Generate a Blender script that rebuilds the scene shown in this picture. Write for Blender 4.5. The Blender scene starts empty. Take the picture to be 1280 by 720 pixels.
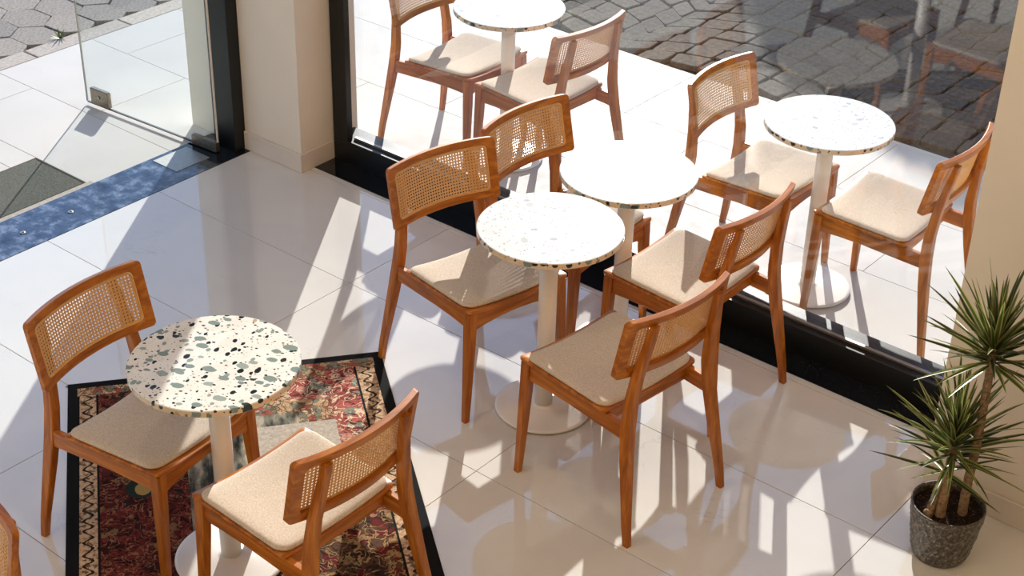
import bpy, bmesh, math, random
from mathutils import Vector, Matrix
random.seed(7)
PI = math.pi
scene = bpy.context.scene
col = scene.collection
R = math.radians

# ------------------------------------------------------------------ camera
def cam_basis(yaw, pitch, roll):
    fh = Vector((-math.sin(yaw), math.cos(yaw), 0)); r = Vector((math.cos(yaw), math.sin(yaw), 0)); up = Vector((0, 0, 1))
    f = fh*math.cos(pitch) - up*math.sin(pitch)
    u = fh*math.sin(pitch) + up*math.cos(pitch)
    return r*math.cos(roll) + u*math.sin(roll), -r*math.sin(roll) + u*math.cos(roll), f
r_, u_, f_ = cam_basis(R(38.7548), R(31.2687), R(1.5486))
cd = bpy.data.cameras.new('camera'); cam = bpy.data.objects.new('camera', cd); col.objects.link(cam)
cd.sensor_width = 36.0; cd.lens = 1981.63/1280*36.0; cd.clip_start = 0.05; cd.clip_end = 300
cam.matrix_world = Matrix(((r_.x, u_.x, -f_.x, 0), (r_.y, u_.y, -f_.y, 0), (r_.z, u_.z, -f_.z, 3.3588), (0, 0, 0, 1)))
scene.camera = cam

# ------------------------------------------------------------------ sky and sun
SUN_EL = R(19.9)
SUN_AZ = R(34.4)            # degrees from +Y towards -X
w = bpy.data.worlds.new('world'); scene.world = w; w.use_nodes = True
wn = w.node_tree.nodes; wl = w.node_tree.links
sky = wn.new('ShaderNodeTexSky'); sky.sky_type = 'NISHITA'; sky.sun_disc = False
sky.sun_elevation = SUN_EL; sky.sun_rotation = -SUN_AZ; sky.altitude = 50; sky.air_density = 1.0; sky.dust_density = 0.4; sky.ozone_density = 4.5
wl.new(sky.outputs[0], wn['Background'].inputs[0]); wn['Background'].inputs[1].default_value = 0.235
sl = bpy.data.lights.new('sun', 'SUN'); so = bpy.data.objects.new('sun', sl); col.objects.link(so)
sl.energy = 9.1; sl.angle = R(0.42); sl.color = (1.0, 0.975, 0.93)
to_sun = Vector((-math.sin(SUN_AZ)*math.cos(SUN_EL), math.cos(SUN_AZ)*math.cos(SUN_EL), math.sin(SUN_EL)))
so.rotation_euler = to_sun.to_track_quat('Z', 'Y').to_euler(); so.location = (-8, 14, 8)
FILL_POWER = 12.5
scene.view_settings.view_transform = 'Standard'; scene.view_settings.look = 'None'
scene.view_settings.exposure = 0.0; scene.view_settings.gamma = 1.0; scene.view_settings.use_curve_mapping = False

# ------------------------------------------------------------------ material helpers
class NT:
    def __init__(s, name):
        s.m = bpy.data.materials.new(name); s.m.use_nodes = True; s.t = s.m.node_tree; s.n = s.t.nodes; s.l = s.t.links
        s.b = s.n['Principled BSDF']; s.out = s.n['Material Output']
    def node(s, typ, **kw):
        n = s.n.new(typ)
        for k, v in kw.items():
            setattr(n, k, v)
        return n
    def link(s, a, b): s.l.new(a, b)
    def coord(s, kind='Object'):
        return s.node('ShaderNodeTexCoord').outputs[kind]
    def mapping(s, vec, scale=(1, 1, 1), loc=(0, 0, 0), rot=(0, 0, 0)):
        m = s.node('ShaderNodeMapping'); s.link(vec, m.inputs[0])
        m.inputs['Scale'].default_value = scale; m.inputs['Location'].default_value = loc; m.inputs['Rotation'].default_value = rot
        return m.outputs[0]
    def noise(s, vec, scale, detail=3, rough=.5, dist=0.0):
        n = s.node('ShaderNodeTexNoise'); s.link(vec, n.inputs['Vector'])
        n.inputs['Scale'].default_value = scale; n.inputs['Detail'].default_value = detail; n.inputs['Roughness'].default_value = rough; n.inputs['Distortion'].default_value = dist
        return n
    def ramp(s, fac, stops, interp='LINEAR'):
        n = s.node('ShaderNodeValToRGB'); s.link(fac, n.inputs[0]); e = n.color_ramp.elements; n.color_ramp.interpolation = interp
        while len(e) < len(stops): e.new(.5)
        for i, (p, c) in enumerate(stops):
            e[i].position = p; e[i].color = (c[0], c[1], c[2], 1)
        return n.outputs[0]
    def mix(s, fac, a, b, mode='MIX'):
        n = s.node('ShaderNodeMix', data_type='RGBA', blend_type=mode)
        for sock, v in ((n.inputs[0], fac), (n.inputs[6], a), (n.inputs[7], b)):
            if hasattr(v, 'is_linked'): s.link(v, sock)
            elif isinstance(v, (int, float)): sock.default_value = v
            else: sock.default_value = (v[0], v[1], v[2], 1)
        return n.outputs[2]
    def math(s, op, a, b=None, c=None, clamp=False):
        n = s.node('ShaderNodeMath', operation=op, use_clamp=clamp)
        for i, v in enumerate((a, b, c)):
            if v is None: continue
            if hasattr(v, 'is_linked'): s.link(v, n.inputs[i])
            else: n.inputs[i].default_value = v
        return n.outputs[0]
    def sep(s, v):
        n = s.node('ShaderNodeSeparateXYZ'); s.link(v, n.inputs[0]); return n.outputs
    def bump(s, h, strength=.3, dist=.002):
        n = s.node('ShaderNodeBump'); s.link(h, n.inputs['Height']); n.inputs['Strength'].default_value = strength; n.inputs['Distance'].default_value = dist
        s.link(n.outputs[0], s.b.inputs['Normal'])
    def set(s, color=None, rough=None, metal=None, ior=None, coat=None, spec=None):
        b = s.b.inputs
        if color is not None:
            if hasattr(color, 'is_linked'): s.link(color, b['Base Color'])
            else: b['Base Color'].default_value = (*color, 1)
        if rough is not None:
            if hasattr(rough, 'is_linked'): s.link(rough, b['Roughness'])
            else: b['Roughness'].default_value = rough
        if metal is not None: b['Metallic'].default_value = metal
        if ior is not None: b['IOR'].default_value = ior
        if coat is not None: b['Coat Weight'].default_value = coat; b['Coat Roughness'].default_value = .05
        if spec is not None: b['Specular IOR Level'].default_value = spec
        return s.m

def lin(h):
    c = [int(h[i:i+2], 16)/255 for i in (0, 2, 4)]
    return tuple(x/12.92 if x <= .04045 else ((x+.055)/1.055)**2.4 for x in c)

def mat_plain(name, hexc, rough=.5, metal=0, var=.06, scale=30, **kw):
    t = NT(name); c = lin(hexc)
    n = t.noise(t.coord(), scale, 4)
    col_ = t.ramp(n.outputs[0], [(.3, tuple(x*(1-var) for x in c)), (.7, tuple(min(1, x*(1+var)) for x in c))])
    return t.set(col_, rough, metal, **kw)

def mat_floor(name, base, rough, ior, vein=.35, spec=None):
    t = NT(name); v = t.coord()
    info = t.node('ShaderNodeObjectInfo')
    off = t.node('ShaderNodeVectorMath', operation='ADD'); t.link(v, off.inputs[0])
    cmb = t.node('ShaderNodeCombineXYZ'); rr = t.math('MULTIPLY', info.outputs['Random'], 37.0); t.link(rr, cmb.inputs[0]); t.link(rr, cmb.inputs[1]); t.link(cmb.outputs[0], off.inputs[1])
    v = off.outputs[0]
    n1 = t.noise(v, 2.2, 5, .55, .6)
    c = t.ramp(n1.outputs[0], [(.3, tuple(x*.93 for x in base)), (.65, base)])
    n2 = t.noise(t.mapping(v, (1, 1.6, 1), rot=(0, 0, .5)), 1.3, 8, .62, 1.2)
    d = t.math('ABSOLUTE', t.math('SUBTRACT', n2.outputs[0], .5))
    line = t.ramp(d, [(0, (1, 1, 1)), (.006, (0, 0, 0))])
    n3 = t.noise(v, 3.0, 2)
    msk = t.ramp(n3.outputs[0], [(.56, (0, 0, 0)), (.68, (1, 1, 1))])
    f = t.math('MULTIPLY', t.math('MULTIPLY', line, msk), vein)
    c = t.mix(f, c, tuple(x*.45 for x in base))
    r = t.ramp(t.noise(v, 14, 4).outputs[0], [(.3, (rough*.8,)*3), (.8, (rough*1.3,)*3)])
    return t.set(c, r, ior=ior, spec=spec)

def mat_wood(name, axis, dark='7c3f08', light='cf8430'):
    t = NT(name)
    sc = {'x': (2.2, 26, 26), 'y': (26, 2.2, 26), 'z': (26, 26, 2.2)}[axis]
    info = t.node('ShaderNodeObjectInfo')
    v = t.mapping(t.coord(), sc)
    off = t.node('ShaderNodeVectorMath', operation='ADD'); t.link(v, off.inputs[0])
    cmb = t.node('ShaderNodeCombineXYZ'); t.link(t.math('MULTIPLY', info.outputs['Random'], 50.0), cmb.inputs[0]); t.link(cmb.outputs[0], off.inputs[1])
    n = t.noise(off.outputs[0], 1.6, 6, .6, .7)
    c = t.ramp(n.outputs[0], [(.25, lin(dark)), (.5, lin('a96016')), (.75, lin(light))])
    tone = t.ramp(info.outputs['Random'], [(0, (.93, .93, .93)), (1, (1.06, 1.03, 1.0))])
    c = t.mix(1.0, c, tone, 'MULTIPLY')
    t.bump(n.outputs[0], .12, .001)
    return t.set(c, .34, ior=1.4)

def mat_terrazzo(name, big=1.0, fade=1.0, base_c=('dfdbd4', 'eae7e1')):
    t = NT(name); v = t.coord()
    base = t.ramp(t.noise(v, 18, 4).outputs[0], [(.35, lin(base_c[0])), (.65, lin(base_c[1]))])
    wob = t.noise(v, 60, 2); wv = t.node('ShaderNodeVectorMath', operation='MULTIPLY_ADD')
    t.link(wob.outputs['Color'], wv.inputs[0]); wv.inputs[1].default_value = (.008,)*3; t.link(v, wv.inputs[2]); v = wv.outputs[0]
    side = t.ramp(t.math('ABSOLUTE', t.sep(t.node('ShaderNodeNewGeometry').outputs['Normal'])[2]), [(.3, (1, 1, 1)), (.7, (0, 0, 0))])
    c = t.mix(side, base, lin('d8c2a4'))  # tan rim: warm bounce light painted into the side colour
    layers = [   # scale, mapping scale, size lo/hi, share, colours
        (120, (1, 1, 1), .24, .27, .50, [(0, lin('c9b49a')), (.4, lin('9aa39c')), (.75, lin('ab7f6b'))]),
        (62, (1, 1.4, 1), .31, .33, .50, [(0, lin('34383a')), (.45, lin('4c3b36')), (.75, lin('222a2c'))]),
        (34, (1.3, .9, 1), .36, .38, .42, [(0, lin('6f7f7c')), (.3, lin('20282b')), (.68, lin('8a9790')), (.92, lin('b59c80'))]),
        (19, (1.0, 1.6, 1), .42, .435, .42, [(0, lin('7e8d88')), (.5, lin('97a29c')), (.86, lin('33403f'))]),
    ]
    for i, (sc, ms, lo, hi, share, cols) in enumerate(layers):
        vo = t.node('ShaderNodeTexVoronoi', feature='F1'); t.link(t.mapping(v, ms, loc=(i*3.1, i*1.7, 0), rot=(0, 0, i*.8)), vo.inputs['Vector']); vo.inputs['Scale'].default_value = sc; vo.inputs['Randomness'].default_value = 1
        s = t.sep(vo.outputs['Color'])
        size = t.math('MULTIPLY_ADD', s[1], .5, .6)
        dist = t.math('DIVIDE', vo.outputs['Distance'], size)
        m = t.ramp(dist, [(lo, (1, 1, 1)), (hi, (0, 0, 0))])
        pick = t.math('LESS_THAN', s[0], share if i < 2 else t.math('MULTIPLY_ADD', side, share*(1.35-big), share*big))
        if fade < 1: pick = t.math('MULTIPLY', pick, t.math('MULTIPLY_ADD', side, 1-fade, fade))
        c = t.mix(t.math('MULTIPLY', m, pick), c, t.ramp(s[2], cols, 'CONSTANT'))
    return t.set(c, .1, ior=1.45)

def mat_rug(name):
    """w runs across the rug (0 .. 1.15), l along it; the mesh is built in those coordinates."""
    t = NT(name); v = t.coord(); xyz = t.sep(v); wv, lv = xyz[0], xyz[1]
    def band(s, a, b):
        return t.math('MULTIPLY', t.math('GREATER_THAN', s, a), t.math('LESS_THAN', s, b))
    def box(a, b, c_, d_):
        return t.math('MULTIPLY', band(wv, a, b), band(lv, c_, d_))
    wob = t.noise(v, 9, 3); dv = t.node('ShaderNodeVectorMath', operation='MULTIPLY_ADD'); t.link(wob.outputs['Color'], dv.inputs[0]); dv.inputs[1].default_value = (.07, .07, 0); t.link(v, dv.inputs[2]); dv = dv.outputs[0]
    def contour(vec, sc, wd, seed):
        n = t.noise(t.mapping(vec, loc=(seed, seed*.7, 0)), sc, 1.5, .5, .8)
        return t.ramp(t.math('ABSOLUTE', t.math('SUBTRACT', n.outputs[0], .5)), [(wd*.6, (1, 1, 1)), (wd, (0, 0, 0))])
    def floral(stops, sc, line):
        vo = t.node('ShaderNodeTexVoronoi', feature='F1'); t.link(dv, vo.inputs['Vector']); vo.inputs['Scale'].default_value = sc
        base = t.ramp(t.sep(vo.outputs['Color'])[0], stops, 'CONSTANT')
        base = t.mix(contour(dv, sc*.75, .030, sc), base, tuple(x*.22 for x in stops[0][1]))
        base = t.mix(contour(dv, sc*.95, .026, sc+3), base, line)
        v2 = t.node('ShaderNodeTexVoronoi', feature='F1'); t.link(dv, v2.inputs['Vector']); v2.inputs['Scale'].default_value = sc*.45
        base = t.mix(t.ramp(v2.outputs['Distance'], [(.13, (.8, .8, .8)), (.16, (0, 0, 0))]), base, line)
        base = t.mix(t.ramp(v2.outputs['Distance'], [(.05, (1, 1, 1)), (.07, (0, 0, 0))]), base, tuple(x*.6 for x in stops[0][1]))
        n = t.noise(v, 95, 3, .6); return t.mix(t.ramp(n.outputs[0], [(.52, (0, 0, 0)), (.62, (.6, .6, .6))]), base, tuple(x*.3 for x in stops[0][1]))
    field = floral([(0, lin('6b2b25')), (.3, lin('7f3830')), (.5, lin('3f1e19')), (.68, lin('5c2a24')), (.84, lin('2c2a22')), (.93, lin('8a6a4a'))], 34, lin('9c6a4c'))
    pink = floral([(0, lin('bb645a')), (.35, lin('cf907e')), (.55, lin('a44c46')), (.8, lin('8f9584'))], 26, lin('ecd2b0'))
    tan = floral([(0, lin('c9a67e')), (.3, lin('a8584b')), (.55, lin('d9bb95')), (.75, lin('7f8471'))], 32, lin('6c3a2c'))
    brown = floral([(0, lin('5f4330')), (.3, lin('6e2422')), (.55, lin('9a7a52')), (.8, lin('3c2a20'))], 24, lin('ae8c60'))
    beige = t.ramp(t.noise(v, 90, 4, .7).outputs[0], [(.3, lin('a79a8a')), (.7, lin('cfc4b4'))])
    grey = t.ramp(t.noise(t.mapping(v, (1, .3, 1)), 22, 4, .6).outputs[0], [(.38, lin('3c3f3a')), (.52, lin('8b8674')), (.6, lin('b9ad99'))])
    c = field
    c = t.mix(box(.50, .97, .05, .40), c, tan)
    c = t.mix(box(.93, 1.04, .05, 3), c, pink)
    c = t.mix(box(.78, .93, .12, .26), c, pink)
    c = t.mix(box(.40, .62, .33, 1.0), c, grey)
    c = t.mix(box(.55, .80, .33, .41), c, grey)
    c = t.mix(box(.62, .93, .40, .80), c, beige)
    c = t.mix(box(.50, 1.04, .90, 3), c, brown)
    c = t.mix(box(.70, 1.0, .80, .92), c, pink)
    # central motif of the dark field
    def motif(cx, cy, rx, ry, colr, src):
        a = t.math('POWER', t.math('DIVIDE', t.math('SUBTRACT', wv, cx), rx), 2.0); b = t.math('POWER', t.math('DIVIDE', t.math('SUBTRACT', lv, cy), ry), 2.0)
        n = t.math('MULTIPLY_ADD', wob.outputs[0], 1.2, -.6)
        return t.mix(t.math('LESS_THAN', t.math('ADD', t.math('ADD', a, b), n), 1.0), src, colr)
    c = motif(.25, .66, .055, .06, lin('2e3a30'), c); c = motif(.25, .67, .028, .035, lin('b89a5c'), c)
    # tan guard stripe with a dark meandering line, both sides
    for (a, b) in ((.040, .100), (1.045, 1.115)):
        mid = (a+b)/2
        s = t.math('ADD', mid, t.math('MULTIPLY', t.math('SINE', t.math('MULTIPLY_ADD', wob.outputs[0], 5.0, t.math('MULTIPLY', lv, 112.0))), .014))
        ln = t.math('LESS_THAN', t.math('ABSOLUTE', t.math('SUBTRACT', wv, s)), .0055)
        stripe = t.mix(ln, t.ramp(t.noise(v, 70, 3).outputs[0], [(.35, lin('b58a66')), (.6, lin('dcc09c')), (.75, lin('a0523f'))]), lin('2a211b'))
        fl2 = t.noise(v, 55, 2); stripe = t.mix(t.ramp(fl2.outputs[0], [(.56, (0, 0, 0)), (.6, (.8, .8, .8))]), stripe, lin('4a3326'))
        c = t.mix(band(wv, a, b), c, stripe)
        for e in (a-.006, b):
            c = t.mix(band(wv, e, e+.008), c, lin('1b1715'))
    s = t.math('LESS_THAN', lv, .085); c = t.mix(t.math('MULTIPLY', s, band(lv, .035, .085)), c, tan)
    edge = t.math('MULTIPLY', band(wv, .034, 1.120), band(lv, .034, 9)); c = t.mix(edge, lin('191817'), c)
    pile = t.noise(v, 420, 2); t.bump(pile.outputs[0], .5, .002)
    c = t.mix(.35, c, t.ramp(pile.outputs[0], [(.3, (.25,)*3), (.7, (1, 1, 1))]), 'MULTIPLY')
    return t.set(c, .95, spec=.1)

def mat_glass(name, tint=(.93, .96, .95), scale=1.0):
    t = NT(name); t.n.remove(t.b)
    g = t.node('ShaderNodeNewGeometry'); dot = t.node('ShaderNodeVectorMath', operation='DOT_PRODUCT')
    t.link(g.outputs['Normal'], dot.inputs[0]); t.link(g.outputs['Incoming'], dot.inputs[1])
    c = t.math('SUBTRACT', 1.0, t.math('ABSOLUTE', dot.outputs['Value']), clamp=True)
    f = t.math('MULTIPLY_ADD', t.math('POWER', c, 5.0), .95*scale, .043*scale, clamp=True)
    tr = t.node('ShaderNodeBsdfTransparent'); tr.inputs[0].default_value = (*tint, 1)
    gl = t.node('ShaderNodeBsdfGlossy'); gl.inputs['Roughness'].default_value = 0.0
    mx = t.node('ShaderNodeMixShader'); t.link(f, mx.inputs[0]); t.link(tr.outputs[0], mx.inputs[1]); t.link(gl.outputs[0], mx.inputs[2]); t.link(mx.outputs[0], t.out.inputs[0])
    return t.m

def mat_leaf(name, mid, edge):
    t = NT(name); v = t.coord('UV'); x = t.sep(v)[0]
    d = t.math('ABSOLUTE', t.math('SUBTRACT', x, .5))
    c = t.ramp(d, [(.0, lin(mid)), (.22, lin(mid)), (.36, lin(edge)), (.5, lin('8f6b52'))])
    t.set(c, .35)
    tl = t.node('ShaderNodeBsdfTranslucent'); t.link(c, tl.inputs[0]); mx = t.node('ShaderNodeMixShader'); mx.inputs[0].default_value = .3
    t.link(t.b.outputs[0], mx.inputs[1]); t.link(tl.outputs[0], mx.inputs[2]); t.link(mx.outputs[0], t.out.inputs[0])
    return t.m

def mat_speck(name, stops, scale, rough=.8, bump=.4, dist=.003, detail=6, spec=None):
    t = NT(name); n = t.noise(t.coord(), scale, detail, .65)
    info = t.node('ShaderNodeObjectInfo'); tone = t.ramp(info.outputs['Random'], [(0, (.82, .82, .84)), (1, (1.12, 1.08, 1.04))])
    c = t.mix(1.0, t.ramp(n.outputs[0], stops), tone, 'MULTIPLY'); t.bump(n.outputs[0], bump, dist)
    return t.set(c, rough, spec=.12 if rough > .7 else spec)

M = {}
M['tile'] = mat_floor('porcelain_tile', (.74, .715, .67), .04, 1.95)
M['tile_out'] = mat_floor('pavement_tile', (.62, .59, .545), .5, 1.12, .25, .3)
M['grout'] = mat_plain('grout', '6e675f', .9)
M['wall'] = mat_plain('wall_plaster', 'e8dccb', .6, var=.02, scale=6)
M['skirt'] = mat_plain('skirting_tile', 'ddd0c2', .3, var=.03, scale=6)
M['black'] = mat_plain('black_metal', '17191a', .35, .3, .1, 20)
M['granite'] = mat_speck('black_granite', [(.3, lin('0d0f12')), (.6, lin('1d2126')), (.75, lin('4a5058'))], 160, .06, .02, .0005)
M['sill'] = mat_speck('sky_tinted_stone', [(.3, lin('232f45')), (.5, lin('42536f')), (.7, lin('8b9ab2'))], 14, .10, .02, .0005, 10)  # dark mottled stone, blue sky reflection painted into its base colour
M['steel'] = mat_plain('brushed_steel', '9a9690', .42, .85, .1, 60)
M['bronze'] = mat_plain('patch_metal', '8a8070', .35, .9, .25, 90)
M['wood_x'] = mat_wood('wood_x', 'x'); M['wood_y'] = mat_wood('wood_y', 'y'); M['wood_z'] = mat_wood('wood_z', 'z')
M['cane'] = mat_plain('cane', 'd9a668', .5, 0, .12, 120)
M['fabric'] = (lambda t: (t.bump(t.noise(t.coord(), 700, 2).outputs[0], .35, .001), t.set(t.ramp(t.noise(t.coord(), 260, 3, .7).outputs[0], [(.3, lin('b39f89')), (.7, lin('dacdbd'))]), .92, spec=.15))[1])(NT('linen'))
M['terrazzo'] = mat_terrazzo('terrazzo'); M['terrazzo_fine'] = mat_terrazzo('terrazzo_fine', .15, .4, ('dcd9d4', 'e6e3de'))
M['enamel'] = mat_plain('cream_enamel', 'ece3d8', .32, 0, .02, 10)
M['rubber'] = mat_plain('black_rubber', '111111', .6)
M['rug'] = mat_rug('rug')
M['glass'] = mat_glass('facade_glass', (.985, .99, .985), 1.8)
M['glass_door'] = mat_glass('door_glass', (.93, .955, .95), 1.0)
M['leaf'] = mat_leaf('blade_leaf', '4a6128', 'b9bd6c'); M['leaf2'] = mat_leaf('blade_leaf_dark', '2a3a1c', '6f7c3c')
M['bark'] = mat_speck('bark', [(.3, lin('6b5138')), (.7, lin('b89a78'))], 90, .85, .8, .004)
M['soil'] = mat_speck('soil', [(.35, lin('150e0a')), (.6, lin('3a2a20')), (.72, lin('a3927f'))], 130, .95, 1, .006)
M['pot'] = mat_speck('pot_glaze', [(.36, lin('231f1b')), (.55, lin('5c564d')), (.68, lin('b0a797'))], 95, .3, .5, .002)
M['hex'] = mat_speck('grey_paver', [(.3, lin('767069')), (.7, lin('a8a198'))], 60, .9, .5, .003)
M['cobble'] = mat_speck('cobble_stone', [(.3, lin('4c4740')), (.7, lin('756e64'))], 45, .95, .6, .005)
M['joint'] = mat_speck('joint_sand', [(.3, lin('45403a')), (.7, lin('6b655d'))], 80, .95)
M['kerb'] = mat_speck('kerb_concrete', [(.3, lin('a39a90')), (.7, lin('c9bfb3'))], 50, .9)
M['mat'] = mat_speck('doormat_fibre', [(.35, lin('3b3d38')), (.65, lin('74766c'))], 260, .95, .6, .003)
M['asphalt'] = mat_speck('asphalt', [(.3, lin('5a5856')), (.7, lin('7b7875'))], 40, .9)
M['green'] = mat_plain('foliage', '4a6030', .6, 0, .4, 5)
M['white'] = mat_plain('ceiling_paint', 'eee6da', .7, 0, .02, 4)
def mat_emit(name, c, s):
    t = NT(name); t.b.inputs['Emission Color'].default_value = (*c, 1); t.b.inputs['Emission Strength'].default_value = s; return t.m
M['fill_glow'] = mat_emit('fill_lamp_diffuser', (1, .82, .62), 3.0)  # glowing disc of the added ceiling fill lamps

# ------------------------------------------------------------------ mesh helpers
def obj(name, bm, mat=None, parent=None, smooth=False, kind=None, loc=None):
    me = bpy.data.meshes.new(name); bm.normal_update(); bm.to_mesh(me); bm.free()
    if smooth:
        for p in me.polygons: p.use_smooth = True
    if mat: me.materials.append(M[mat])
    o = bpy.data.objects.new(name, me); col.objects.link(o)
    if parent: o.parent = parent
    if kind: o['kind'] = kind
    if loc: o.location = loc
    return o
def tag(o, label, cat, group=None):
    o['label'] = label; o['category'] = cat
    if group: o['group'] = group
    return o
def thing(name, label, cat, loc=(0, 0, 0), rz=0, group=None):
    o = bpy.data.objects.new(name, None); col.objects.link(o); o.location = loc; o.rotation_euler = (0, 0, rz); o.empty_display_size = .1
    return tag(o, label, cat, group)
def root(name, kind='structure'):
    o = bpy.data.objects.new(name, None); col.objects.link(o); o['kind'] = kind; return o
def struct(name, bm, mat, **k):
    return obj(name, bm, mat, kind='structure', **k)

def add_loft(bm, loops, cap=True, closed=False):
    vs = [[bm.verts.new(p) for p in lp] for lp in loops]
    n = len(vs[0]); rng = range(len(vs)) if closed else range(len(vs)-1)
    for i in rng:
        a, b = vs[i], vs[(i+1) % len(vs)]
        for j in range(n):
            k = (j+1) % n
            bm.faces.new((a[j], a[k], b[k], b[j]))
    if cap and not closed:
        bm.faces.new(list(reversed(vs[0]))); bm.faces.new(vs[-1])
    return vs
def recalc(bm):
    bmesh.ops.recalc_face_normals(bm, faces=bm.faces[:]); return bm
def add_box(bm, x0, x1, y0, y1, z0, z1, ch=0):
    if ch <= 0:
        add_loft(bm, [[(x0, y0, z), (x1, y0, z), (x1, y1, z), (x0, y1, z)] for z in (z0, z1)])
    else:
        def lp(z, e): return oct_loop(x0+e, x1-e, y0+e, y1-e, ch*.6, z)
        add_loft(bm, [lp(z0, ch), lp(z0+ch, 0), lp(z1-ch, 0), lp(z1, ch)])
    return bm
def oct_loop(x0, x1, y0, y1, c, z):
    return [(x0+c, y0, z), (x1-c, y0, z), (x1, y0+c, z), (x1, y1-c, z), (x1-c, y1, z), (x0+c, y1, z), (x0, y1-c, z), (x0, y0+c, z)]
def box(*a, **k):
    return recalc(add_box(bmesh.new(), *a, **k))
def post(sections):
    """sections: (x, y, z, half_w, half_d, chamfer) -> lofted vertical member"""
    bm = bmesh.new()
    add_loft(bm, [oct_loop(x-hw, x+hw, y-hd, y+hd, c, z) for x, y, z, hw, hd, c in sections])
    return recalc(bm)
def rail(sections, axis):
    """sections along axis: (s, other0, other1, z0, z1) with chamfer"""
    bm = bmesh.new(); loops = []
    for s, a0, a1, z0, z1 in sections:
        c = .003
        prof = [(a0+c, z0), (a1-c, z0), (a1, z0+c), (a1, z1-c), (a1-c, z1), (a0+c, z1), (a0, z1-c), (a0, z0+c)]
        loops.append([(s, a, z) if axis == 'x' else (a, s, z) for a, z in prof])
    add_loft(bm, loops); return recalc(bm)
def lathe(profile, n=64, cap=True):
    bm = bmesh.new(); add_loft(bm, [[(r*math.cos(2*PI*i/n), r*math.sin(2*PI*i/n), z) for i in range(n)] for r, z in profile], cap); return recalc(bm)
def rrect(hx, hy, r, nc=6, ex=10, ey=6):
    """rounded rectangle loop, ccw, constant point count"""
    pts = []
    cs = [((hx-r, -hy+r), -PI/2), ((hx-r, hy-r), 0), ((-hx+r, hy-r), PI/2), ((-hx+r, -hy+r), PI)]
    for k, ((cx, cy), a0) in enumerate(cs):
        for i in range(nc+1):
            a = a0 + (PI/2)*i/nc; pts.append((cx+r*math.cos(a), cy+r*math.sin(a)))
        (nx, ny), a1 = cs[(k+1) % 4]
        p0 = pts[-1]; p1 = (nx+r*math.cos(a1), ny+r*math.sin(a1)); e = ey if k % 2 == 0 else ex
        for i in range(1, e): pts.append((p0[0]+(p1[0]-p0[0])*i/e, p0[1]+(p1[1]-p0[1])*i/e))
    return pts

# ------------------------------------------------------------------ structure: floor
GX, GY = -2.785, 3.30       # a joint crossing of the tile grid
def tiles(parent, mat, xs, ys, z, gap=.0022, name='tile', skip=None):
    cache = {}
    for i in range(len(xs)-1):
        for j in range(len(ys)-1):
            x0, x1, y0, y1 = xs[i], xs[i+1], ys[j], ys[j+1]
            if skip and skip(x0, x1, y0, y1): continue
            key = (round(x1-x0, 4), round(y1-y0, 4)); hx, hy = (x1-x0)/2-gap/2, (y1-y0)/2-gap/2
            if key not in cache:
                o = obj(name, box(-hx, hx, -hy, hy, -.010, 0, ch=.0008), mat, parent); cache[key] = o.data
            else:
                o = bpy.data.objects.new(name, cache[key]); col.objects.link(o); o.parent = parent
            o.location = ((x0+x1)/2, (y0+y1)/2, z)
def grid(a, b, start, step):
    v = [a]; k = math.ceil((a-start)/step+1e-6)
    while start+k*step < b-1e-4: v.append(start+k*step); k += 1
    if v[-1] < b-1e-4: v.append(b)
    if len(v) > 2 and v[1]-v[0] < .02: v.pop(1)
    return v
fl = struct('floor', box(-5.178, 4.0, -3.0, 4.535, -.08, -.0105), 'grout')
tiles(fl, 'tile', grid(-5.178, 4.0, GX, 1.2), grid(-3.0, 4.535, GY, .6), 0)

# pavement outside (large tiles, then kerb and hexagonal pavers, then cobbles)
pav = struct('trim_1', box(-6.82, 4.0, -3.0, 6.63, -.09, -.0115), 'grout'); pav.name = 'trim_1'
ys_out = [y for y in grid(-3.0, 6.63, 5.40, .6)]
for j in range(len(ys_out)-1):
    y0, y1 = ys_out[j], ys_out[j+1]
    st = -2.45 if (round((y0-5.40)/.6) % 2 == 0) else -4.12
    xe = 4.0
    def skip(x0, x1, a, b):
        return x0 > -5.47 and b < 4.81 and x1 <= 4.0 and not (x0 < -5.455)
    xs = grid(-6.82, xe, st, 1.2)
    ya, yb = y0, y1
    if yb <= 4.80+1e-6 and ya < 4.80: xs = grid(-6.82, -5.455, st, 1.2)
    # leave the recess of the doormat free
    if ya < 3.72 and xs[-1] < -5.4:
        yb2 = min(yb, 3.72)
        if yb > 3.72: tiles(pav, 'tile_out', xs, [3.74, yb], -.001)
        xs2 = grid(-6.82, -5.86, st, 1.2); tiles(pav, 'tile_out', xs2, [ya, min(yb, 3.74)], -.001)
    else:
        tiles(pav, 'tile_out', xs, [ya, yb], -.001)

ground = struct('trim_2', box(-60, 60, -40, 80, -.30, -.10), 'asphalt')
bed = struct('trim_3', box(-10.5, 5.0, -3.0, 12.0, -.099, -.042), 'joint')

# kerb
k = root('trim_4')
for i in range(12):
    y = -.5 + i*.62
    obj('kerb_stone', box(-6.955, -6.824, y, y+.612, -.04, -.002, ch=.004), 'kerb', k)

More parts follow.
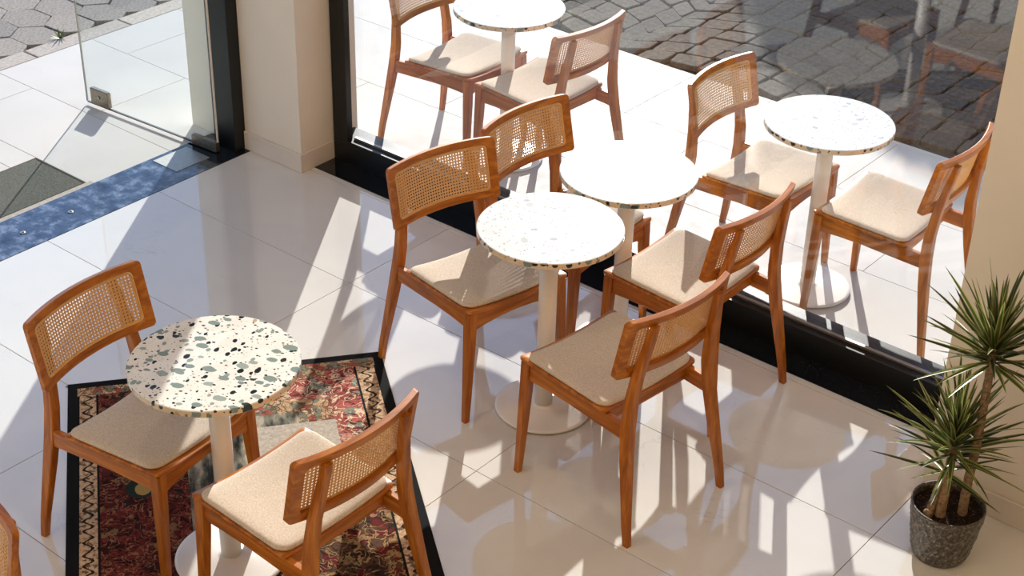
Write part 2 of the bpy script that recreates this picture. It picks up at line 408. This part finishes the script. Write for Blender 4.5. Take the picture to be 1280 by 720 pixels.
# hexagonal pavers
hexroot = root('trim_5')
s = .165; hx_cache = []
for v_ in range(5):
    bm = bmesh.new(); loops = []
    jit = [random.uniform(-.006, .006) for _ in range(12)]
    for e, z in ((0, -.03), (0, -.003), (.003, 0)):
        loops.append([((s-.003-e)*math.cos(i*PI/3)+jit[i], (s-.003-e)*math.sin(i*PI/3)*.77+jit[i+6], z) for i in range(6)])
    add_loft(bm, loops); recalc(bm); me = bpy.data.meshes.new('hexagonal_paver'); bm.to_mesh(me); bm.free(); me.materials.append(M['hex']); hx_cache.append(me)
for i in range(0, 11):
    for j in range(-7, 14):
        x = -7.10 - i*1.5*s; y = 4.645 + j*math.sqrt(3)*s*.77 + (i % 2)*math.sqrt(3)/2*s*.77
        if y < 3.3 or y > 7.2: continue
        o = bpy.data.objects.new('hexagonal_paver', random.choice(hx_cache)); col.objects.link(o); o.parent = hexroot
        o.location = (x, y, -.008+random.uniform(-.004, .003)); o.rotation_euler = (random.uniform(-.012, .012), random.uniform(-.012, .012), random.uniform(-.02, .02))

# cobbles in fan rows
cobroot = root('trim_6')
stones = []
CW, step, rad = 1.30, .155, .92
for c in range(-1, 7):
    cx = -6.6 + c*CW
    for k_ in range(-4, 26):
        yb = 6.2 + k_*step
        n = 8
        for i in range(n):
            a0 = -1 + 2*i/n; a1 = -1 + 2*(i+1)/n
            pts = []
            for a, kk in ((a0, 0), (a1, 0), (a1, 1), (a0, 1)):
                th = a*math.asin(CW/2/rad)
                pts.append((cx+rad*math.sin(th) + (.012*a if kk else 0), yb + kk*step + rad*math.cos(th) - rad*.9))
            cxm = sum(p[0] for p in pts)/4; cym = sum(p[1] for p in pts)/4
            if cym < 6.70 or cym > 9.6 or cxm < -6.8 or cxm > .5: continue
            stones.append((cxm, cym, pts))
def cobble_loops(cxm, cym, pts, base=(0, 0)):
    j = [(random.uniform(-.012, .012), random.uniform(-.012, .012)) for _ in range(4)]
    z = random.uniform(-.016, -.006); out = []
    for f, dz in ((.955, -.03), (.955, -.006), (.89, 0)):
        lp = []
        for (px, py), (jx, jy) in zip(pts, j):
            x = cxm+(px-cxm)*f+jx; y = cym+(py-cym)*f+jy
            lp.append((x, y))
        # chamfer the corners: 8 points
        l8 = []
        for q in range(4):
            p, pn, pp = lp[q], lp[(q+1) % 4], lp[q-1]
            l8.append((p[0]+(pp[0]-p[0])*.09, p[1]+(pp[1]-p[1])*.09)); l8.append((p[0]+(pn[0]-p[0])*.09, p[1]+(pn[1]-p[1])*.09))
        out.append([(x-base[0], y-base[1], max(y and -1, -1) and (z+dz)) for x, y in l8])
    return out
stones = [s_ for s_ in stones if s_[1] > 6.70]
vis = lambda s_: -5.4 < s_[0] < -2.2 and s_[1] < 9.0
stones.sort(key=lambda s_: (not vis(s_), (s_[0])**2+(s_[1])**2))
rest = bmesh.new()
for idx, (cxm, cym, pts) in enumerate(stones):
    if idx < 290:
        bm = bmesh.new(); add_loft(bm, cobble_loops(cxm, cym, pts, (cxm, cym))); recalc(bm)
        obj('cobble', bm, 'cobble', cobroot, loc=(cxm, cym, 0))
    else:
        add_loft(rest, cobble_loops(cxm, cym, pts))
obj('cobbles', recalc(rest), 'cobble', cobroot, kind='stuff')

# thresholds
th1 = struct('trim_7', box(-4.835, -1.58, 4.536, 4.70, -.02, .0015), 'granite')
th2 = root('trim_8')
obj('sill_stone', box(-5.455, -5.179, -3.0, 4.20, -.02, .0015), 'sill', th2)
obj('sill_stone', box(-5.455, -5.179, 4.201, 4.455, -.02, .0015), 'granite', th2)  # same stone without the painted sky reflection, black by the jamb
obj('sill_stone', box(-5.178, -4.84, 4.4535, 4.455, -.02, .0005), 'granite', th2)
obj('edge_strip', box(-5.486, -5.456, -3.0, 3.76, -.02, .001), 'kerb', th2)
obj('floor_spring_cover', box(-5.43, -5.262, 4.075, 4.275, 0, .004, ch=.001), 'steel', th2)
for yy in (3.27, 3.518):
    b = lathe([(.012, .0016), (.012, .004), (.009, .005), (.006, .005), (.005, .002)], 24); obj('floor_socket', b, 'steel', th2, loc=(-5.308, yy, 0))
tag(obj('doormat', box(-5.85, -5.488, 2.2, 3.725, -.012, .002, ch=.002), 'mat'), 'dark grey-green doormat set in the pavement outside the glass door', 'doormat')

# walls, pillars
PY = 4.462
CEIL = 4.8
struct('wall_left', box(-5.60, -4.84, PY, 4.83, 0, 2.9), 'wall')
struct('baseboard_left', box(-5.215, -4.832, PY-.012, PY, 0, .092, ch=.002), 'skirt')
struct('baseboard_corner', box(-4.84, -4.832, PY+.001, 4.665, 0, .092, ch=.002), 'skirt')
struct('wall_right', box(-1.59, 4.0, 4.255, 4.86, 0, 2.9), 'wall')
struct('baseboard_right', box(-1.59, 4.0, 4.243, 4.254, 0, .092, ch=.002), 'skirt')
struct('wall_front', box(-5.60, 4.0, 4.255, 4.86, 2.9, CEIL), 'wall')
struct('wall_side', box(-5.60, -5.20, -3.0, 4.255, 2.9, CEIL), 'wall')
struct('wall_back', box(-5.60, 4.0, -3.2, -3.0, 0, CEIL), 'wall')
struct('wall_far', box(4.0, 4.2, -3.2, 4.86, 0, CEIL), 'wall')
struct('ceiling', box(-5.60, 4.2, -3.2, 4.86, CEIL, CEIL+.2), 'white')

# facade window: black frame and pane
wf = root('window_1')
def wbox(name, *a, mat='black', ch=.002): return obj(name, box(*a, ch=ch), mat, wf)
wbox('bottom_rail', -4.832, -1.592, 4.665, 4.80, 0, .115)
wbox('jamb', -4.832, -4.743, 4.665, 4.70, .1155, 2.9)
wbox('jamb', -1.66, -1.592, 4.665, 4.80, .115, 2.9)
wbox('head_rail', -4.735, -1.66, 4.665, 4.80, 2.80, 2.9)
obj('glazing_bead', box(-4.735, -1.66, 4.700, 4.716, .115, .126, ch=.001), 'steel', wf)
obj('pane', box(-4.80, -1.66, 4.718, 4.726, .1155, 2.80), 'glass', wf)

# shop door: two glass leaves standing open, black frame
df = root('door_1')
bm = bmesh.new(); add_box(bm, -.90, 0, -.005, .005, .014, 2.30); leaf_o = obj('pane', recalc(bm), 'glass_door', df)
obj('bottom_seal', box(-.897, -.16, -.0055, .0055, .009, .0138), 'rubber', df)
obj('edge_strip', box(-.9035, -.9005, -.005, .005, .014, 2.30), 'steel', df)
obj('edge_strip', box(.0005, .0035, -.005, .005, .056, 2.25), 'enamel', df)
bm = box(-.16, .0, -.014, .014, .006, .056, ch=.003); hp = obj('hinge_patch', bm, 'bronze', df)
hpt = obj('hinge_patch', box(-.16, .0, -.014, .014, 2.25, 2.31, ch=.003), 'steel', df)
bm = box(-.86, -.735, -.012, .012, .016, .100, ch=.003); lp_ = obj('lock_patch', bm, 'bronze', df)
obj('lock_cylinder', lathe([(.009, -.016), (.009, .016)], 20), 'steel', lp_).matrix_local = Matrix.Translation((-.80, 0, .06)) @ Matrix.Rotation(PI/2, 4, 'X')
df.location = (-5.272, 4.335, 0); df.rotation_euler = (0, 0, R(3.8))
df2 = root('door_2')
obj('pane', box(-.90, 0, -.005, .005, .014, 2.30), 'glass_door', df2); obj('hinge_patch', box(-.16, .0, -.014, .014, .006, .056, ch=.003), 'steel', df2)
df2.location = (-5.272, 2.46, 0)
fr = root('trim_9')
obj('jamb', box(-5.362, -5.216, 4.395, 4.461, .0015, 2.9, ch=.002), 'black', fr)
obj('jamb', box(-5.362, -5.236, 2.35, 2.43, .0015, 2.9, ch=.002), 'black', fr)
obj('head_rail', box(-5.362, -5.236, -3.0, 4.395, 2.33, 2.41, ch=.002), 'black', fr)
w2 = root('window_2')
obj('pane', box(-5.305, -5.297, -3.0, 2.35, .08, 2.33), 'glass', w2); obj('bottom_rail', box(-5.36, -5.24, -3.0, 2.35, .002, .08, ch=.002), 'black', w2)
obj('transom_pane', box(-5.305, -5.297, -3.0, 4.39, 2.41, 2.9), 'glass', w2)

# unseen warm ceiling lamps, added to fill the shaded interior with light
for (x, y) in ((-3.6, 2.2), (-1.4, 2.2), (.8, 2.2), (-3.6, -.6), (-1.4, -.6), (.8, -.6)):
    t_ = thing('fill_lamp', 'unseen warm fill lamp added on the ceiling', 'lamp', (x, y, CEIL), group='added fill lamps')
    t_['label'] = 'unseen added warm fill lamp %s, %s' % ('over the tables' if y > 0 else 'over the back of the room', {-3.6: 'on the glass door side', -1.4: 'in the middle of its row', .8: 'on the right-hand wall side'}[x])
    obj('housing', lathe([(.30, 0), (.30, -.05), (.27, -.05), (.27, -.02)], 40), 'white', t_)
    obj('diffuser', lathe([(.268, -.022), (.268, -.042), (.2, -.046)], 40), 'fill_glow', t_)
    ld = bpy.data.lights.new('fill_lamp_light', 'AREA'); ld.shape = 'DISK'; ld.size = .5; ld.energy = FILL_POWER*(.8 if x < -3 else 1.0 if x < 0 else 1.5); ld.color = (1.0, .86, .72) if x < -3 else (1.0, .72, .43)
    lo = bpy.data.objects.new('fill_lamp_light', ld); col.objects.link(lo); lo.location = (0, 0, -.06); lo.parent = t_

# ------------------------------------------------------------------ chair
BW, B0, B1 = .235, .596, .822
BY0, BY1, SAG = -.211, -.257, .045
bl = math.hypot(B1-B0, BY1-BY0); bn = Vector((0, (B1-B0)/bl, -(BY1-BY0)/bl))   # front normal
def bsurf(a, b, n=0.0):
    """a across, b from -H/2..H/2 up the back, n towards the sitter"""
    f = (b+bl/2)/bl
    p = Vector((a, BY0+(BY1-BY0)*f - SAG*(1-(a/BW)**2), B0+(B1-B0)*f))
    return tuple(p + bn*n)
def zseat(x, y):
    f = (y+.175)/.389
    return .450+.015*f - .017*(1-(x/.223)**2)
def make_chair(label):
    t = thing('dining_chair', label, 'chair')
    # seat board
    def slab(hx, hy, r, cy, prof, mat, name):
        bm = bmesh.new(); loops = []
        for ins, dz in prof:
            rr = max(r-ins*.8, .004)
            loops.append([(x, y+cy, zseat(x, min(y+cy, .214))+dz) for x, y in rrect(hx-ins, hy-ins, rr)])
        vs = add_loft(bm, loops, cap=False)
        for lp, dz in ((vs[0], prof[0][1]), (vs[-1], prof[-1][1])):
            c = bm.verts.new((0, cy, zseat(0, cy)+dz))
            for i in range(len(lp)): bm.faces.new((lp[i], lp[(i+1) % len(lp)], c))
        return obj(name, recalc(bm), mat, t, smooth=True)
    sb = slab(.223, .1945, .016, .0195, [(.12, -.012), (.05, -.012), (.002, -.012), (0, -.010), (0, -.002), (.002, 0), (.05, 0), (.12, 0)], 'wood_x', 'seat_board')
    slab(.218, .181, .040, .012, [(.08, .0002), (.008, .0002), (.001, .004), (0, .008), (.002, .012), (.006, .015), (.014, .0175), (.03, .0195), (.07, .021), (.11, .0215)], 'fabric', 'cushion')
    # backrest frame
    bm = bmesh.new(); H = bl/2; T = .0105; fw, fh = .032, .027
    def ring(ins, n, r):
        tt = ins
        hx = BW-fw*tt; hy = H-fh*tt
        return [bsurf(x, y, n) for x, y in rrect(hx, hy, r, ex=14, ey=4)]
    add_loft(bm, [ring(.05, T, .013), ring(0, T-.0018, .014), ring(0, -T+.0018, .014), ring(.05, -T, .013),
                  ring(.95, -T, .018), ring(1, -T+.0018, .017), ring(1, T-.0018, .017), ring(.95, T, .018)], closed=True)
    br = obj('backrest', recalc(bm), 'wood_x', t)
    # cane spline and woven cane
    bm = bmesh.new(); ix, iy = BW-fw, H-fh
    def ring2(d, n): return [bsurf(x, y, n) for x, y in rrect(ix-d, iy-d, .017, ex=14, ey=4)]
    add_loft(bm, [ring2(-.001, .006), ring2(.001, .0095), ring2(.005, .0095), ring2(.006, .005)], closed=True)
    obj('cane_spline', recalc(bm), 'cane', br)
    bm = bmesh.new(); n0 = .0055
    def strand(p, q, wd, n):
        L = math.hypot(q[0]-p[0], q[1]-p[1])
        if L < .004: return
        dx, dy = (q[0]-p[0])/L, (q[1]-p[1])/L; ox, oy = -dy*wd/2, dx*wd/2
        k = max(1, int(abs(q[0]-p[0])/.035)); loops = []
        for i in range(k+1):
            a, b = p[0]+(q[0]-p[0])*i/k, p[1]+(q[1]-p[1])*i/k
            loops.append([bsurf(a-ox, b-oy, n), bsurf(a+ox, b+oy, n), bsurf(a+ox, b+oy, n+.0009), bsurf(a-ox, b-oy, n+.0009)])
        add_loft(bm, loops, cap=False)
    X, Y, P = ix+.003, iy+.003, .0112; sw = .0023
    nx, ny = int(2*X/P), int(2*Y/P)
    for i in range(nx+1):
        a = -X+(2*X)*i/nx
        for s_ in (-.0016, .0016):
            if abs(a+s_) < X: strand((a+s_, -Y), (a+s_, Y), sw, n0)
    for j in range(ny+1):
        b = -Y+2*Y*j/ny
        for s_ in (-.0016, .0016):
            if abs(b+s_) < Y: strand((-X, b+s_), (X, b+s_), sw, n0+.0006)
    px_, py_ = 2*X/nx, 2*Y/ny
    for sgn in (1, -1):
        for i in range(-ny-1, nx+1):
            a0 = -X+(i+.5)*px_; sl_ = py_/px_*sgn   # passes the middle of the cells
            # line b = -sgn*Y + sl*(a-a0)
            ya = -sgn*Y
            a_s = max(-X, a0); a_e = min(X, a0+2*Y/abs(sl_))
            if a_e > a_s: strand((a_s, ya+sl_*(a_s-a0)), (a_e, ya+sl_*(a_e-a0)), .0019, n0+.0003)
    obj('cane_weave', recalc(bm), 'cane', br, kind='stuff')
    # legs
    for sx in (-1, 1):
        secs = [(.232, -.320, 0, .0115, .012, .003), (.2285, -.308, .08, .013, .0135, .003), (.207, -.271, .30, .0165, .019, .003), (.195, -.256, .41, .0175, .0205, .003),
                (.184, -.252, .50, .0175, .019, .003), (.172, -.260, .60, .0165, .0165, .003), (.158, -.277, .70, .0155, .014, .003), (.150, -.290, .765, .015, .012, .003), (.148, -.294, .792, .0145, .010, .002)]
        obj('leg', post([(x*sx, y, z, a, b, c) for x, y, z, a, b, c in secs]), 'wood_z', t)
        secs = [(.224, .199, 0, .0115, .0115, .003), (.217, .197, .10, .0135, .0135, .003), (.204, .192, .33, .0175, .0175, .003), (.199, .190, .4475, .0185, .0185, .003)]
        obj('leg', post([(x*sx, y, z, a, b, c) for x, y, z, a, b, c in secs]), 'wood_z', t)
    for sx in (-1, 1):
        x0, x1 = sorted((.187*sx, .209*sx))
        obj('side_rail', rail([(y, x0, x1, z0, z1) for y, z0, z1 in ((-.238, .370, .428), (-.15, .374, .434), (0, .382, .4405), (.10, .382, .4445), (.178, .378, .447))], 'y'), 'wood_y', t)
    obj('front_rail', rail([(x, .180, .202, .374+.022*(1-(x/.182)**2), zseat(x, .19)-.0125) for x in (-.182, -.13, -.07, 0, .07, .13, .182)], 'x'), 'wood_x', t)
    obj('back_rail', rail([(x, -.162, -.140, .378, zseat(x, -.15)-.0125) for x in (-.188, -.1, 0, .1, .188)], 'x'), 'wood_x', t)
    return t
def copy_tree(o, parent=None):
    c = o.copy(); col.objects.link(c)
    if parent: c.parent = parent
    for ch in list(o.children): copy_tree(ch, c)
    return c

CH = [
 ((-3.322, 2.4065), -82.9, .0, 'cane-back chair at the corner of the rug, its back toward the glass door', 'chairs inside the cafe'),
 ((-3.1479, 3.7530), -102.2, 0, 'cane-back chair facing the front white table inside, one rear leg at the rug corner', 'chairs inside the cafe'),
 ((-3.1394, 4.2668), -93.6, 0, 'cane-back chair against the facade window, seat mostly hidden under the white table', 'chairs inside the cafe'),
 ((-2.4545, 3.5945), 82.9, 0, 'shaded-seat cane chair seen from behind in the middle of the bare tiled floor', 'chairs inside the cafe'),
 ((-2.5995, 4.2424), 88.5, 0, 'cane chair seen from behind with a rear leg beside the black window rail', 'chairs inside the cafe'),
 ((-2.812, 5.1364), -90.2, 0, 'cane chair outside behind the glass facing the speckled round table', 'chairs outside on the pavement'),
 ((-2.2790, 5.1656), 92.0, 0, 'cane chair outside nearest the right-hand wall, seen from behind', 'chairs outside on the pavement'),
 ((-4.4921, 5.1876), -87.9, 0, 'cane chair outside nearest the corner pillar, cut by the top of the photo', 'chairs outside on the pavement'),
 ((-4.0089, 5.1705), 87.1, 0, 'cane chair outside seen from behind, just beyond the window-side chairs', 'chairs outside on the pavement'),
 ((-2.7327, 2.4393), 89.0, 0, 'cane chair standing on the rug with its back to the viewer, pale sunlit cushion', 'chairs inside the cafe'),
 ((-3.018, 1.312), 180, 0, 'chair of which only a rounded wooden back corner shows at the lower left edge', 'chairs inside the cafe'),
]
proto = None
for (x, y), a, z, label, g in CH:
    if proto is None: c = proto = make_chair(label)
    else: c = copy_tree(proto)
    c.location = (x, y, z if z else .0); c.rotation_euler = (0, 0, R(a)); c['label'] = label; c['group'] = g

# ------------------------------------------------------------------ tables
def make_table(label):
    t = thing('round_table', label, 'table')
    r = .2525
    obj('tabletop', lathe([(.001, .727), (r-.003, .727), (r, .730), (r, .7475), (r-.0025, .750), (.001, .750)], 96), 'terrazzo', t)
    obj('mounting_plate', lathe([(.07, .721), (.07, .727)], 40), 'enamel', t)
    obj('pedestal', lathe([(.032, .016), (.032, .7215)], 40), 'enamel', t, smooth=False)
    obj('base_plate', lathe([(.172, .006), (.176, .007), (.177, .010), (.175, .0135), (.165, .0155), (.045, .0175), (.036, .020), (.033, .024)], 96), 'enamel', t)
    for i in range(4):
        a = PI/4+i*PI/2; obj('glide', lathe([(.014, 0), (.014, .0065)], 16), 'rubber', t, loc=(.15*math.cos(a), .15*math.sin(a), 0))
    for o in t.children:
        if o.data and o.name.startswith(('pedestal', 'base')):
            for p in o.data.polygons: p.use_smooth = len(p.vertices) == 4
    return t
TB = [((-3.0731, 2.4491), .004, 20, 'round white terrazzo table with large grey chips standing on the rug', 'tables inside the cafe'),
      ((-2.8469, 3.7472), 0, 130, 'round white table in the middle of the photo, base plate on bare tiles', 'tables inside the cafe'),
      ((-2.8932, 4.2632), 0, 250, 'round white table beside the facade window between two cane chairs', 'tables inside the cafe'),
      ((-2.5609, 5.1274), 0, 75, 'round speckled table outside the glass near the right-hand wall', 'tables outside on the pavement'),
      ((-4.2454, 5.2145), 0, 310, 'round table outside cut by the top edge of the photo, near the corner pillar', 'tables outside on the pavement')]
proto = None
for (x, y), z, a, label, g in TB:
    if proto is None: c = proto = make_table(label)
    else: c = copy_tree(proto)
    c.location = (x, y, z); c.rotation_euler = (0, 0, R(a)); c['label'] = label; c['group'] = g
    if y > 3:
        for ch in c.children:
            if ch.name.startswith('tabletop'):
                ch.data = ch.data.copy(); ch.data.materials[0] = M['terrazzo_fine']

# ------------------------------------------------------------------ rug
rg = thing('rug', 'patchwork Persian-style rug in reds and browns with a black edge under the left table', 'rug', (-4.239, 2.698, 0))
# w axis = (.608,.794), l axis = (.794,-.608): mesh x = w, y = l (mirrored frame, so build with matrix)
bm = bmesh.new(); n1, n2 = 24, 36; Wd, Ln = 1.155, 1.72
top = [[bm.verts.new((Wd*i/n1, Ln*j/n2, .0042+.0006*math.sin(i*1.3)*math.sin(j*.9))) for j in range(n2+1)] for i in range(n1+1)]
for i in range(n1):
    for j in range(n2): bm.faces.new((top[i][j], top[i][j+1], top[i+1][j+1], top[i+1][j]))
edge = [e for e in bm.edges if len(e.link_faces) == 1]
ex = bmesh.ops.extrude_edge_only(bm, edges=edge)
for v_ in [g for g in ex['geom'] if isinstance(g, bmesh.types.BMVert)]: v_.co.z = .0004
recalc(bm)
ro = obj('pile', bm, 'rug', rg)
ro.matrix_local = Matrix(((.608, .794, 0, 0), (.794, -.608, 0, 0), (0, 0, 1, 0), (0, 0, 0, 1)))
fr_bm = bmesh.new()
for i in range(150):
    w0 = Wd*(i+.5)/150+random.uniform(-.002, .002); L = random.uniform(.006, .018); sk = random.uniform(-.004, .004)
    add_loft(fr_bm, [[(w0-.0015, .002, .001), (w0+.0015, .002, .001), (w0+.0015, .002, .003), (w0-.0015, .002, .003)],
                     [(w0+sk-.001, -L, .0006), (w0+sk+.001, -L, .0006), (w0+sk+.001, -L, .0014), (w0+sk-.001, -L, .0014)]])
fo = obj('fringe', recalc(fr_bm), 'rubber', rg, kind='stuff'); fo.matrix_local = ro.matrix_local.copy()

# ------------------------------------------------------------------ potted dracaena
pl = thing('potted_dracaena', 'spiky potted dracaena in a grey ribbed pot beside the right-hand wall', 'plant', (-1.385, 3.965, 0))
bm = bmesh.new(); n = 120; loops = []
prof = [(.070, 0), (.084, .004), (.0875, .012)] + [(.0875+.0285*(i/22)**.8, .012+.178*i/22) for i in range(1, 23)] + [(.1175, .197), (.1165, .203), (.112, .203), (.109, .198), (.107, .17)]
for q, (r, z) in enumerate(prof):
    lp = []
    for i in range(n):
        a = 2*PI*i/n; d = 0
        if 3 <= q <= 23: d = .0018*max(0, math.sin(a*22+z*95))+.0018*max(0, math.sin(a*22-z*95))
        lp.append(((r+d)*math.cos(a), (r+d)*math.sin(a), z))
    loops.append(lp)
add_loft(bm, loops); obj('pot', recalc(bm), 'pot', pl, smooth=False)
bm = bmesh.new(); loops = []
for r in (.1075, .09, .07, .05, .03, .01):
    loops.append([(r*math.cos(2*PI*i/36), r*math.sin(2*PI*i/36), .178+random.uniform(-.003, .004)) for i in range(36)])
add_loft(bm, loops); obj('soil', recalc(bm), 'soil', pl)
def stem(pts, r0, r1):
    bm = bmesh.new(); loops = []; m = len(pts)*6
    def at(f):
        g = f*(len(pts)-1); i = min(int(g), len(pts)-2); return Vector(pts[i]).lerp(Vector(pts[i+1]), g-i)
    for i in range(m+1):
        f = i/m; p = at(f); r = r0+(r1-r0)*f + (.0012 if i % 2 else 0)
        loops.append([(p.x+r*math.cos(2*PI*j/12), p.y+r*math.sin(2*PI*j/12), p.z) for j in range(12)])
    add_loft(bm, loops); return obj('stem', recalc(bm), 'bark', pl, smooth=False)
S1 = [(.045, .01, .17), (.045, .0, .30), (.048, -.002, .45), (.046, -.010, .62), (.042, -.016, .80)]
S2 = [(-.005, -.045, .17), (-.006, -.038, .28), (-.012, -.03, .43)]
S3 = [(-.035, -.055, .165), (-.03, -.045, .26), (-.02, -.04, .34)]
stem(S1, .015, .012); stem(S2, .016, .013); stem(S3, .014, .009)
obj('stem', recalc(add_box(bmesh.new(), -.048, -.02, -.082, -.062, .165, .20, ch=.006)), 'bark', pl)
def leaf_mesh(L, wd, droop, mat, curl):
    bm = bmesh.new(); uvl = bm.loops.layers.uv.new(); N = 8; rows = []
    x, z, ang = 0, 0, 0
    for i in range(N+1):
        f = i/N; wv = wd*(min(1, .45+f*3))*(1-f**2.2)**.8 + .0004
        rows.append([bm.verts.new((x, -wv/2, z+wv*.22)), bm.verts.new((x, 0, z)), bm.verts.new((x, wv/2, z+wv*.22))])
        ang = -droop*f**1.5; x += L/N*math.cos(ang); z += L/N*math.sin(ang)
    for i in range(N):
        for j in (0, 1):
            f = bm.faces.new((rows[i][j], rows[i][j+1], rows[i+1][j+1], rows[i+1][j]))
            for lp, (u, v_) in zip(f.loops, ((j*.5, i/N), (j*.5+.5, i/N), (j*.5+.5, (i+1)/N), (j*.5, (i+1)/N))): lp[uvl].uv = (u, v_)
    me = bpy.data.meshes.new('leaf'); bm.to_mesh(me); bm.free(); me.materials.append(M[mat])
    for p in me.polygons: p.use_smooth = True
    return me
leaf_meshes = [leaf_mesh(L, .018, d, m, 0) for L in (.20, .24, .28) for d in (.06, .22, .5) for m in ('leaf', 'leaf2')]
def rosette(c, count, rng_el, spread=.03, scale=1.0):
    for i in range(count):
        az = i*2.39996+random.uniform(-.2, .2); f = i/count
        el = rng_el[0]+(rng_el[1]-rng_el[0])*f+random.uniform(-.12, .12)
        me = random.choice(leaf_meshes); o = bpy.data.objects.new('leaf', me); col.objects.link(o); o.parent = pl
        o.location = (c[0]+.006*math.cos(az), c[1]+.006*math.sin(az), c[2]+(f-.5)*spread)
        o.rotation_euler = (random.uniform(-.3, .3), -el, az); sc = scale*random.uniform(.8, 1.08); o.scale = (sc, sc, sc)
rosette((.042, -.016, .80), 84, (.0, 1.5), .09, .95)
rosette((-.012, -.03, .44), 92, (.08, 1.5), .10, .98)
rosette((-.02, -.04, .345), 14, (-.2, .7), .03, .8)

# weed growing at the kerb
wd = thing('weed', 'small green weed tuft growing in the joint beside the kerb', 'plant', (-6.965, 4.70, -.01))
for i in range(14):
    me = leaf_meshes[i % 2]; o = bpy.data.objects.new('leaf', me); col.objects.link(o); o.parent = wd
    o.rotation_euler = (0, -random.uniform(.3, 1.2), i*.9); o.scale = (.3, .6, .3)

# street tree standing outside the picture, it shades the cobbles at the right
tr = thing('street_tree', 'leafy street tree beyond the cobbles', 'tree', (-8.76, 17.4, -.1))
obj('trunk', post([(0, 0, 0, .14, .14, .05), (.05, 0, 1.5, .11, .11, .04), (0, .05, 3.0, .08, .08, .03)]), 'bark', tr)
bm = bmesh.new(); rnd = random.Random(3)
for i in range(6500):
    d = Vector((rnd.gauss(0, 1), rnd.gauss(0, 1), rnd.gauss(0, 1))).normalized()*(rnd.random()**.4)
    p = Vector((0, 0, 3.65))+Vector((d.x*2.0, d.y*2.0, d.z*1.0)); u = Vector((rnd.gauss(0, 1), rnd.gauss(0, 1), rnd.gauss(0, 1))).normalized(); v_ = u.orthogonal().normalized(); s_ = rnd.uniform(.05, .10)
    bm.faces.new([bm.verts.new(p+u*s_*1.6), bm.verts.new(p+v_*s_), bm.verts.new(p-u*s_*1.6), bm.verts.new(p-v_*s_)])
obj('foliage', bm, 'green', tr, kind='stuff')
